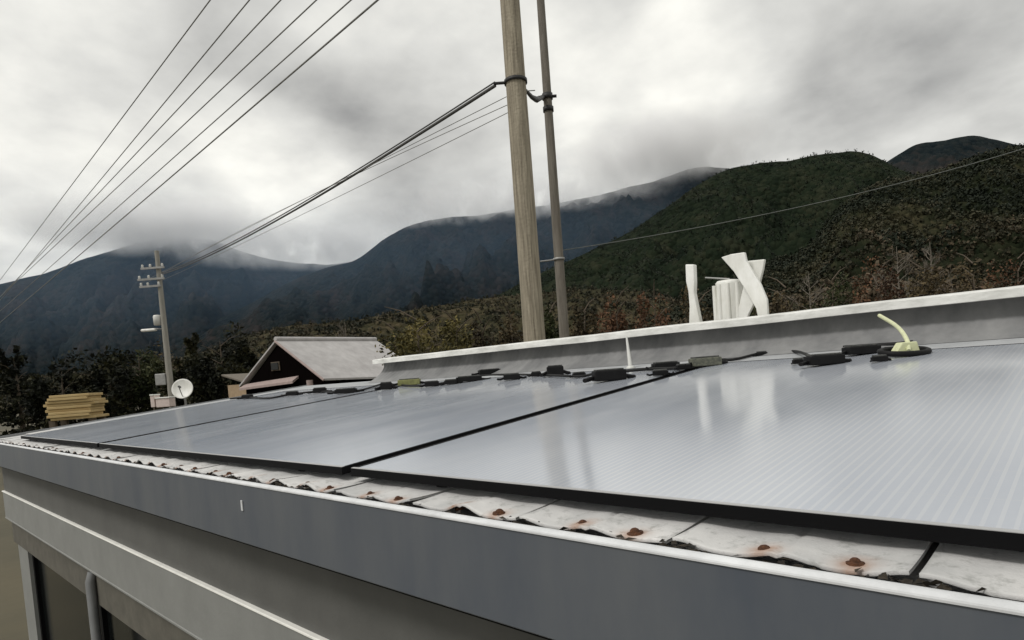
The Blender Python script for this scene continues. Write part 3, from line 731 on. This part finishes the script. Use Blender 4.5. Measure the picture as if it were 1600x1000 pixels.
def tree(px, top_py, depth, wpx, kind, label, group, name='evergreen_tree', n=2600, leaf=.11, cone=False, seed=0, low=.18, bark=None, cat='tree'):
    tp = at(px, top_py, depth); hgt = tp.z; rx = wpx/2*depth/F
    base = Vector((tp.x, tp.y, 0)); root = empty(name, base, label, cat, group); r = random.Random(seed+5)
    q = MB(); q.tube([base, base+Vector((r.uniform(-.1, .1), r.uniform(-.1, .1), hgt*.5)), base+Vector((0, 0, hgt*.93))], [hgt*.022+.03, hgt*.015+.02, .012], 8)
    for i in range(9):
        z = hgt*(low+.08+.7*i/9); a = r.uniform(0, 6.3); ln = rx*.8*(1-.7*i/9 if cone else .9)
        q.tube([base+Vector((0, 0, z)), base+Vector((math.cos(a)*ln*.5, math.sin(a)*ln*.5, z+hgt*.06)), base+Vector((math.cos(a)*ln, math.sin(a)*ln, z+hgt*.09))], [.03, .02, .008], 5)
    q.build('trunk', bark or M_BARK, root)
    q = MB()
    if cone:
        for i in range(7):
            t = i/6; zc_ = hgt*(low+(1-low)*(.08+.84*t)); rr = rx*(1.0-.72*t)*r.uniform(.85, 1.1)
            foliage(q, base+Vector((r.uniform(-.1, .1)*rx, r.uniform(-.1, .1)*rx, zc_)), rr, rr, hgt*.12, int(n*(1-.6*t)/4.9), leaf, seed*13+i, lumps=9, fill=1)
    else:
        foliage(q, base+Vector((0, 0, hgt*(low+(1-low)*.5))), rx, rx, hgt*(1-low)*.5, n, leaf, seed*13, lumps=26, fill=1)
    q.build('crown', LM[kind], root, fix=False)
ev = 'dark evergreens at the left'
T = [(20, 548, 37, 120, 'dark', 'dark evergreen tree nearest the left picture edge', True), (95, 570, 35, 95, 'dark', 'low dark evergreen above the lumber stack, left side', False),
 (165, 550, 36, 110, 'dark', 'broad dark evergreen between the lumber stack and the far slender pole', False), (215, 545, 38, 95, 'green', 'olive tinged evergreen just left of the far slender pole', False),
 (300, 526, 38, 100, 'dark', 'dark evergreen right of the far slender pole behind the dish', True), (342, 520, 37, 95, 'dark', 'tallest dark evergreen of the row left of the gabled house', False), (378, 536, 39, 80, 'dark', 'narrow dark evergreen next to the tan shed', True)]
for i, (px, py, dp_, w, kd, lab, cn) in enumerate(T): tree(px, py, dp_, w, kd, lab, ev, cone=cn, seed=i+1, n=5200, leaf=.14)
tree(258, 540, 42, 70, 'brown', 'brownish thin tree behind the far slender pole', ev, name='brown_tree', seed=31, n=1100, leaf=.1)
sh = 'shrubs beyond the ridge cap'
Sb = [(616, 515, 30, 70, 'green', 'dark green bush touching the right end of the gabled roof', 'shrub'), (650, 500, 20, 130, 'yellow', 'yellow olive bush right of the gabled roof', 'shrub'), (712, 503, 22, 96, 'yellow', 'smaller yellow brown bush beside the large yellow one', 'shrub'),
 (752, 505, 21, 70, 'brown', 'brown bush left of the thick tan pole', 'shrub'), (798, 498, 22, 60, 'brown', 'brown scrubby bush touching the left side of the tan pole', 'shrub'), (858, 492, 20, 46, 'green', 'dark bush between the thick and the thin pole', 'shrub'),
 (912, 488, 22, 56, 'brown', 'brown bush right of the thin dark pole', 'shrub'), (962, 474, 21, 74, 'red', 'russet bush midway between thin pole and white post', 'shrub'), (1022, 463, 22, 76, 'red', 'larger russet bush left of the white post', 'shrub'),
 (1090, 455, 24, 90, 'brown', 'brown bush behind the white post', 'shrub'), (1160, 452, 24, 70, 'green', 'dark green bush behind the white crossed slabs', 'shrub'), (1228, 450, 23, 80, 'brown', 'brown bush right of the white crossed slabs', 'shrub'),
 (1300, 438, 25, 90, 'green', 'dark bush left of the russet one at right', 'shrub'), (1370, 428, 24, 80, 'red', 'russet bush above the yellow cable', 'shrub'), (1440, 420, 25, 90, 'brown', 'brown bush right of the yellow cable', 'shrub'), (1520, 412, 24, 90, 'brown', 'scrubby brown bush near the right picture edge', 'shrub'), (1590, 405, 25, 80, 'red', 'russet bush cut by the right picture edge', 'shrub')]
for i, (px, py, dp_, w, kd, lab, nm_) in enumerate(Sb): tree(px, py, dp_, w, kd, lab, sh, name='shrub', seed=50+i, n=3400, leaf=.07, low=.3, cat='shrub')
def bare_tree(px, top_py, depth, label, seed):
    tp = at(px, top_py, depth); base = Vector((tp.x, tp.y, 0)); r = random.Random(seed); hgt = tp.z
    root = empty('bare_tree', base, label, 'tree', 'bare trees at the right')
    q = MB(); q.tube([base, base+Vector((.1, 0, hgt*.5)), base+Vector((0, .1, hgt))], [.1, .06, .01], 7); q.build('trunk', M_PALEBARK, root)
    q = MB()
    def br(p, d_, ln, rad, lv):
        e = p+d_*ln; q.tube([p, p.lerp(e, .5)+Vector((r.uniform(-.05, .05), r.uniform(-.05, .05), .03)), e], [rad, rad*.75, rad*.4], 4, cap=False)
        if lv:
            for _ in range(4): br(p.lerp(e, r.uniform(.4, 1)), (d_+Vector((r.gauss(0, .5), r.gauss(0, .5), r.gauss(.25, .35)))).normalized(), ln*.6, rad*.5, lv-1)
    for i in range(16):
        z = hgt*(.45+.5*i/16); a = r.uniform(0, 6.3); br(base+Vector((0, 0, z)), Vector((math.cos(a), math.sin(a), .8)).normalized(), hgt*.16*(1.3-i/16), .022, 2)
    q.build('branches', M_PALEBARK, root)
for i, (px, py, dp_, lab) in enumerate(((1400, 385, 34, 'pale bare tree left of the other bare one, right side'), (1452, 378, 32, 'tall pale bare tree near the right end of the ridge cap'), (1262, 425, 40, 'short bare tree on the slope right of the crossed slabs'), (536, 503, 34, 'bare tree behind the gabled roof'))):
    bare_tree(px, py, dp_, lab, 200+i)

# ------------------------------------------------------------------ mountains
def spline(pts, n):
    xs = [p[0] for p in pts]; ys = [p[1] for p in pts]; X = np.linspace(xs[0], xs[-1], n)
    ms = np.gradient(ys, xs); out = []
    for x in X:
        k_ = min(max(np.searchsorted(xs, x)-1, 0), len(xs)-2); h_ = xs[k_+1]-xs[k_]; t = (x-xs[k_])/h_
        out.append((2*t**3-3*t*t+1)*ys[k_]+(t**3-2*t*t+t)*h_*ms[k_]+(-2*t**3+3*t*t)*ys[k_+1]+(t**3-t*t)*h_*ms[k_+1])
    return X, np.array(out)
SURF = {}
def mountain(name, pts, depth, run, m, seed, rough, gully, n=300, rows=90, crest=1.0):
    X, Yp = spline(pts, n); vs = []; back = []
    grid = []
    for i in range(n):
        jit = crest*(noise.fractal(Vector((X[i]*.018, seed, 0)), 1, 2, 5)*2.2)
        c = at(X[i], Yp[i]-jit, depth); hd = Vector((c.x, c.y, 0)).normalized(); col = []
        for j in range(rows):
            t = j/(rows-1); s = t*run; zz = c.z*(1-t)**1.15 if t < 1 else 0
            ps = c-hd*s; wl_ = gully*depth*.13; wp_ = noise.noise_vector(Vector((ps.x/wl_*.6, ps.y/wl_*.6, seed)))*.45
            g_ = noise.fractal(Vector((ps.x/wl_*2.2, ps.y/wl_*2.2, seed*3.1)), .85, 2.1, 6)
            g2 = abs(noise.fractal(Vector((ps.x/wl_+wp_.x, ps.y/wl_+wp_.y, seed*7.7)), .95, 2.05, 5))*1.3
            amp = c.z*rough*math.sin(math.pi*min(1, t*1.02))**.8 if 0 < t < 1 else 0
            p = c-hd*s; p.z = max(-5, zz+amp*(g_*.9-g2*1.1)) if j < rows-1 else -30
            col.append(p)
        bk = []
        for j in range(1, 8):
            t = j/7; p = c+hd*run*.9*t; p.z = c.z*(1-t)**1.2 if j < 7 else -30; bk.append(p)
        grid.append(bk[::-1]+col)
    nr = len(grid[0]); q = MB(); fs = [(i*nr+j, (i+1)*nr+j, (i+1)*nr+j+1, i*nr+j+1) for i in range(n-1) for j in range(nr-1)]
    q.add([p for c in grid for p in c], fs, True)
    o = q.build(name, m, fix=False); tag(o, kind='structure'); SURF[name+str(seed)] = (grid, nr); return o
MH = dict(
 far=hill_mat('far_forest', (.006, .011, .014), (.013, .018, .019), (.03, .027, .026), .004, .05, 6),
 mid=hill_mat('mid_forest', (.005, .009, .011), (.011, .015, .015), (.028, .024, .023), .006, .07, 6),
 green=hill_mat('green_forest', (.006, .01, .006), (.012, .018, .01), (.026, .029, .017), .01, .11, 5),
 mixed=hill_mat('mixed_forest', (.008, .012, .006), (.02, .023, .012), (.05, .045, .025), .014, .25, 3),
 brown=hill_mat('brown_forest', (.018, .02, .011), (.04, .037, .02), (.08, .064, .038), .02, .2, 3))
mountain('mountain', [(-420, 500), (-250, 470), (-100, 455), (20, 440), (142, 402), (200, 384), (270, 371), (330, 375), (370, 390), (420, 404), (500, 413), (570, 408), (640, 420), (760, 450)], 3000, 1500, MH['far'], 1, .2, 1)
mountain('mountain', [(250, 540), (400, 470), (470, 432), (520, 416), (560, 404), (600, 374), (640, 352), (700, 341), (760, 334), (830, 324), (900, 312), (960, 299), (1030, 280), (1090, 262), (1140, 262), (1250, 285), (1400, 330)], 2300, 1200, MH['mid'], 2, .22, 1)
mountain('mountain', [(1220, 360), (1330, 290), (1390, 250), (1430, 226), (1465, 221), (1520, 212), (1600, 228), (1700, 215), (1900, 250)], 2600, 1300, MH['far'], 3, .2, 1)
mountain('mountain', [(640, 520), (760, 470), (850, 425), (930, 388), (1000, 352), (1050, 318), (1090, 289), (1130, 268), (1180, 256), (1230, 251), (1290, 240), (1340, 237), (1370, 245), (1400, 262), (1460, 285), (1560, 320), (1700, 330), (1850, 380)], 1250, 800, MH['green'], 4, .2, 1.3)
mountain('mountain', [(-300, 610), (0, 595), (200, 575), (300, 556), (380, 528), (450, 510), (540, 503), (600, 492), (680, 478), (760, 466), (840, 458), (920, 452), (1000, 455), (1100, 478), (1250, 520)], 620, 420, MH['brown'], 5, .16, 1.6)
mountain('mountain', [(1000, 520), (1080, 470), (1140, 440), (1200, 412), (1262, 386), (1290, 348), (1346, 300), (1400, 283), (1466, 268), (1540, 240), (1620, 225), (1750, 200), (1900, 220)], 480, 360, MH['mixed'], 6, .15, 1.8)
# woods on the two nearest slopes: one mass nobody could count
def woods(name, key, m, count, size, seed, tmax=.75, cards=12, tmin=0.0):
    grid, nr = SURF[key]; r = np.random.default_rng(seed); n = len(grid); K = cards
    G = np.array([[tuple(p) for p in c] for c in grid])
    i = r.integers(0, n-1, count); j = 7+((nr-9)*(tmin+(tmax-tmin)*r.random(count))).astype(int); u = r.random((count, 1))
    P = G[i, j]*(1-u)+G[i+1, j+1]*u
    s_ = size*r.uniform(.5, 1.25, (count, 1)); hh = s_*r.uniform(1.0, 1.7, (count, 1)); P[:, 2:] += hh*.35
    rep_ = lambda a: np.repeat(a, K, 0)
    P, s_, hh = rep_(P), rep_(s_), rep_(hh); M_ = len(P)
    nrm = lambda a: a/np.linalg.norm(a, axis=1, keepdims=True)
    d_ = nrm(r.normal(0, 1, (M_, 3))); c_ = P+d_*np.hstack([s_*.5, s_*.5, hh*.5])*r.uniform(.55, 1, (M_, 1))
    a_ = nrm(np.cross(d_+r.normal(0, .35, (M_, 3)), r.normal(0, 1, (M_, 3)))); e_ = nrm(np.cross(a_, d_))
    w_ = s_*.27*r.uniform(.6, 1.3, (M_, 1)); a_ = a_*w_; e_ = e_*w_*.7
    V = np.stack([c_-a_, c_+e_-a_*.2, c_+a_, c_-e_+a_*.3], 1).reshape(-1, 3)
    me = bpy.data.meshes.new(name); me.vertices.add(len(V)); me.vertices.foreach_set('co', V.ravel())
    me.loops.add(len(V)); me.loops.foreach_set('vertex_index', np.arange(len(V)))
    me.polygons.add(M_); me.polygons.foreach_set('loop_start', np.arange(0, len(V), 4)); me.polygons.foreach_set('loop_total', np.full(M_, 4))
    me.update(); me.validate()
    o = bpy.data.objects.new(name, me); C.objects.link(o); me.materials.append(m)
    tag(o, kind='stuff'); return o
wm = leaf_mat('wood_crowns', (.008, .011, .006), (.024, .024, .013), (.075, .06, .038), .03)
wg_ = leaf_mat('wood_crowns_green', (.006, .01, .006), (.013, .019, .01), (.028, .032, .019), .02)
wm2 = leaf_mat('wood_crowns_mixed', (.01, .012, .006), (.036, .032, .017), (.115, .085, .055), .022)
wm3 = leaf_mat('wood_crowns_upper', (.006, .01, .005), (.016, .021, .011), (.05, .046, .026), .014)
o = woods('hillside_woods', 'mountain6', wm3, 11000, 3.2, 1, .5); tag(o, 'dark green woodland on the upper part of the near slope at right', 'woodland')
o = woods('hillside_woods', 'mountain6', wm2, 6500, 3.2, 11, .9, 12, .42); tag(o, 'brown autumn woodland low on the near slope at right', 'woodland')
o = woods('hillside_woods', 'mountain5', wm, 9000, 3.6, 2); tag(o, 'brown woodland covering the low hill behind the gabled house', 'woodland')
o = woods('hillside_woods', 'mountain4', wg_, 16000, 5.0, 3, .85, 7); tag(o, 'dark green forest covering the hill below the cloud', 'woodland')

# ------------------------------------------------------------------ air
# low cloud hanging on the far summits and thin mist before the far slopes: soft-edged volumes at their own distance
def cloud(name, px, py, depth, rx, rz, ry, dens, nscale, col, label, lo=.42, hi=.7, aniso=.3):
    c = at(px, py, depth); t_ = Vector((c.x, c.y, 0)).normalized()
    import bmesh
    bm = bmesh.new(); bmesh.ops.create_icosphere(bm, subdivisions=4, radius=1); me = bpy.data.meshes.new(name); bm.to_mesh(me); bm.free()
    o = bpy.data.objects.new(name, me); C.objects.link(o); o.location = c
    o.scale = (rx*depth/F, ry, rz*depth/F); o.rotation_euler = (0, 0, math.atan2(t_.y, t_.x)-math.pi/2)
    m = bpy.data.materials.new(name+'_air'); m.use_nodes = True; nt = m.node_tree; N = nt.nodes; L = nt.links; N.clear()
    out = N.new('ShaderNodeOutputMaterial'); pv = N.new('ShaderNodeVolumePrincipled'); pv.inputs['Color'].default_value = (*col, 1); pv.inputs['Anisotropy'].default_value = aniso
    tc = N.new('ShaderNodeTexCoord'); ln = N.new('ShaderNodeVectorMath'); ln.operation = 'DOT_PRODUCT'
    L.new(tc.outputs['Object'], ln.inputs[0]); L.new(tc.outputs['Object'], ln.inputs[1])
    fo = N.new('ShaderNodeMath'); fo.operation = 'SUBTRACT'; fo.use_clamp = True; fo.inputs[0].default_value = 1; L.new(ln.outputs['Value'], fo.inputs[1])
    pw = N.new('ShaderNodeMath'); pw.operation = 'POWER'; pw.inputs[1].default_value = 1.5; L.new(fo.outputs[0], pw.inputs[0])
    last = pw.outputs[0]
    if nscale:
        mp = N.new('ShaderNodeMapping'); mp.inputs['Scale'].default_value = (rx/rz, 1, 1); mp.inputs['Location'].default_value = (px*.013, 0, py*.01); L.new(tc.outputs['Object'], mp.inputs[0])
        nz_ = N.new('ShaderNodeTexNoise'); nz_.inputs['Scale'].default_value = nscale; nz_.inputs['Detail'].default_value = 4; nz_.inputs['Roughness'].default_value = .6; L.new(mp.outputs[0], nz_.inputs['Vector'])
        mr = N.new('ShaderNodeMapRange'); mr.inputs[1].default_value = lo; mr.inputs[2].default_value = hi; L.new(nz_.outputs[0], mr.inputs[0])
        mm = N.new('ShaderNodeMath'); mm.operation = 'MULTIPLY'; L.new(last, mm.inputs[0]); L.new(mr.outputs[0], mm.inputs[1]); last = mm.outputs[0]
    md = N.new('ShaderNodeMath'); md.operation = 'MULTIPLY'; md.inputs[1].default_value = dens; L.new(last, md.inputs[0]); L.new(md.outputs[0], pv.inputs['Density'])
    me.materials.append(m); L.new(pv.outputs[0], out.inputs['Volume']); tag(o, label, None, None, 'stuff'); return o
CW = (.985, .985, .99)
cloud('cloud', 255, 354, 2800, 230, 46, 420, .018, 1.1, CW, 'grey cloud draped over the far left summit', .3, .62, .0)
cloud('cloud', 1040, 238, 2200, 175, 58, 320, .018, 1.2, CW, 'grey cloud hiding the summit behind the dark green hill', .3, .62, .0)
cloud('cloud', 790, 318, 2180, 290, 30, 300, .014, 1.3, CW, 'thin cloud along the middle ridge behind the poles', .36, .66, .0)
cloud('cloud', 490, 384, 2650, 250, 36, 350, .012, 1.2, CW, 'thin cloud lying in the saddle between the far left and middle mountains', .34, .66, .0)
cloud('mist', 300, 430, 2200, 640, 160, 800, .00018, 0, (.46, .67, .95), 'thin blue mist before the far left mountain')
cloud('mist', 800, 400, 1750, 560, 150, 520, .00026, 0, (.46, .67, .95), 'thin blue mist before the middle ridge')

# ------------------------------------------------------------------ sky and sun
SUN_EL, SUN_ROT = R(50), R(195)
w = bpy.data.worlds.new('World'); scene.world = w; w.use_nodes = True
nt = w.node_tree; N = nt.nodes; L = nt.links; bg = N['Background']; bg.inputs['Strength'].default_value = .1
sky = N.new('ShaderNodeTexSky'); sky.sky_type = 'NISHITA'; sky.sun_disc = False; sky.sun_elevation = SUN_EL; sky.sun_rotation = SUN_ROT
tc = N.new('ShaderNodeTexCoord')
# cloud deck: project the direction on a plane above
sx = N.new('ShaderNodeSeparateXYZ'); L.new(tc.outputs['Generated'], sx.inputs[0])
zc = N.new('ShaderNodeMath'); zc.operation = 'MAXIMUM'; zc.inputs[1].default_value = 0; L.new(sx.outputs[2], zc.inputs[0])
za = N.new('ShaderNodeMath'); za.operation = 'ADD'; za.inputs[1].default_value = .32; L.new(zc.outputs[0], za.inputs[0])
dv = N.new('ShaderNodeVectorMath'); dv.operation = 'SCALE'
iv = N.new('ShaderNodeMath'); iv.operation = 'DIVIDE'; iv.inputs[0].default_value = 1; L.new(za.outputs[0], iv.inputs[1])
L.new(tc.outputs['Generated'], dv.inputs[0]); L.new(iv.outputs[0], dv.inputs['Scale'])
def nz(scale, det, rough, dist, off):
    mp = N.new('ShaderNodeMapping'); mp.inputs['Location'].default_value = off; L.new(dv.outputs[0], mp.inputs[0])
    n_ = N.new('ShaderNodeTexNoise'); n_.inputs['Scale'].default_value = scale; n_.inputs['Detail'].default_value = det; n_.inputs['Roughness'].default_value = rough; n_.inputs['Distortion'].default_value = dist
    L.new(mp.outputs[0], n_.inputs['Vector']); return n_.outputs[0]
n1 = nz(1.9, 9, .5, .12, (3.1, 1.7, .4)); n2 = nz(4.2, 7, .5, .1, (7, 2, 1))
ma = N.new('ShaderNodeMath'); ma.operation = 'MULTIPLY_ADD'; ma.inputs[1].default_value = .35; L.new(n2, ma.inputs[0]); 
mb_ = N.new('ShaderNodeMath'); mb_.operation = 'MULTIPLY'; mb_.inputs[1].default_value = .65; L.new(n1, mb_.inputs[0]); L.new(mb_.outputs[0], ma.inputs[2])
cr = N.new('ShaderNodeValToRGB'); e = cr.color_ramp.elements
e[0].position = .27; e[0].color = (3.2, 3.18, 3.08, 1); e[1].position = .63; e[1].color = (9.8, 9.65, 8.95, 1)
k_ = e.new(.49); k_.color = (6.9, 6.85, 6.5, 1)
L.new(ma.outputs[0], cr.inputs[0])
# broad bright breaks and dark undersides of the overcast, by direction
acc = ma.outputs[0]
for px_, py_, k_, amp in ((385, 300, 60, .11), (850, 290, 55, .1), (1075, 165, 90, .12), (175, 300, 40, .06), (560, 330, 50, .05), (1130, 300, 60, .03),
                     (1030, 215, 90, -.1), (1120, 235, 90, -.08), (600, 190, 50, -.06), (250, 350, 60, -.06), (1380, 185, 30, -.05), (180, 160, 18, -.07), (440, 170, 40, -.04), (640, 285, 300, -.06), (800, -60, 6, -.04)):
    dn = Vector(ray(px_, py_)).normalized()
    dt = N.new('ShaderNodeVectorMath'); dt.operation = 'DOT_PRODUCT'; dt.inputs[1].default_value = dn; L.new(tc.outputs['Generated'], dt.inputs[0])
    m1 = N.new('ShaderNodeMath'); m1.operation = 'MULTIPLY_ADD'; m1.inputs[1].default_value = k_*2.2; m1.inputs[2].default_value = -k_*2.2; L.new(dt.outputs['Value'], m1.inputs[0])
    ex = N.new('ShaderNodeMath'); ex.operation = 'EXPONENT'; L.new(m1.outputs[0], ex.inputs[0])
    m2 = N.new('ShaderNodeMath'); m2.operation = 'MULTIPLY_ADD'; m2.inputs[1].default_value = amp*1.1; L.new(ex.outputs[0], m2.inputs[0]); L.new(acc, m2.inputs[2]); acc = m2.outputs[0]
L.new(acc, cr.inputs[0])
mx = N.new('ShaderNodeMix'); mx.data_type = 'RGBA'; mx.inputs[0].default_value = .96; L.new(sky.outputs[0], mx.inputs[6]); L.new(cr.outputs[0], mx.inputs[7])
L.new(mx.outputs[2], bg.inputs['Color'])
sd = bpy.data.lights.new('sun', 'SUN'); sd.energy = 1.5; sd.angle = R(14); sd.color = (1, .97, .93)
so = bpy.data.objects.new('sun', sd); C.objects.link(so)
dsun = Vector((math.sin(SUN_ROT)*math.cos(SUN_EL), math.cos(SUN_ROT)*math.cos(SUN_EL), math.sin(SUN_EL)))
so.rotation_euler = (-dsun).to_track_quat('-Z', 'Y').to_euler(); so.location = (0, 0, 40)

# ------------------------------------------------------------------ camera and render
cd = bpy.data.cameras.new('camera'); co = bpy.data.objects.new('camera', cd); C.objects.link(co)
cd.sensor_width = 36; cd.lens = F/1600*36; cd.shift_x = (800-CX)/1600; cd.shift_y = (CY-500)/1600; cd.clip_start = .05; cd.clip_end = 20000
mw = Matrix.Identity(4)
for r_ in range(3):
    mw[r_][0] = RT[r_]; mw[r_][1] = UP[r_]; mw[r_][2] = -FW[r_]
mw[2][3] = H; co.matrix_world = mw; scene.camera = co
vs_ = scene.view_settings; vs_.view_transform = 'Standard'; vs_.look = 'None'; vs_.exposure = .14; vs_.gamma = 1
scene.render.engine = 'CYCLES'; scene.cycles.use_denoising = True; scene.cycles.volume_max_steps = 64; scene.cycles.max_bounces = 8; scene.cycles.volume_bounces = 4
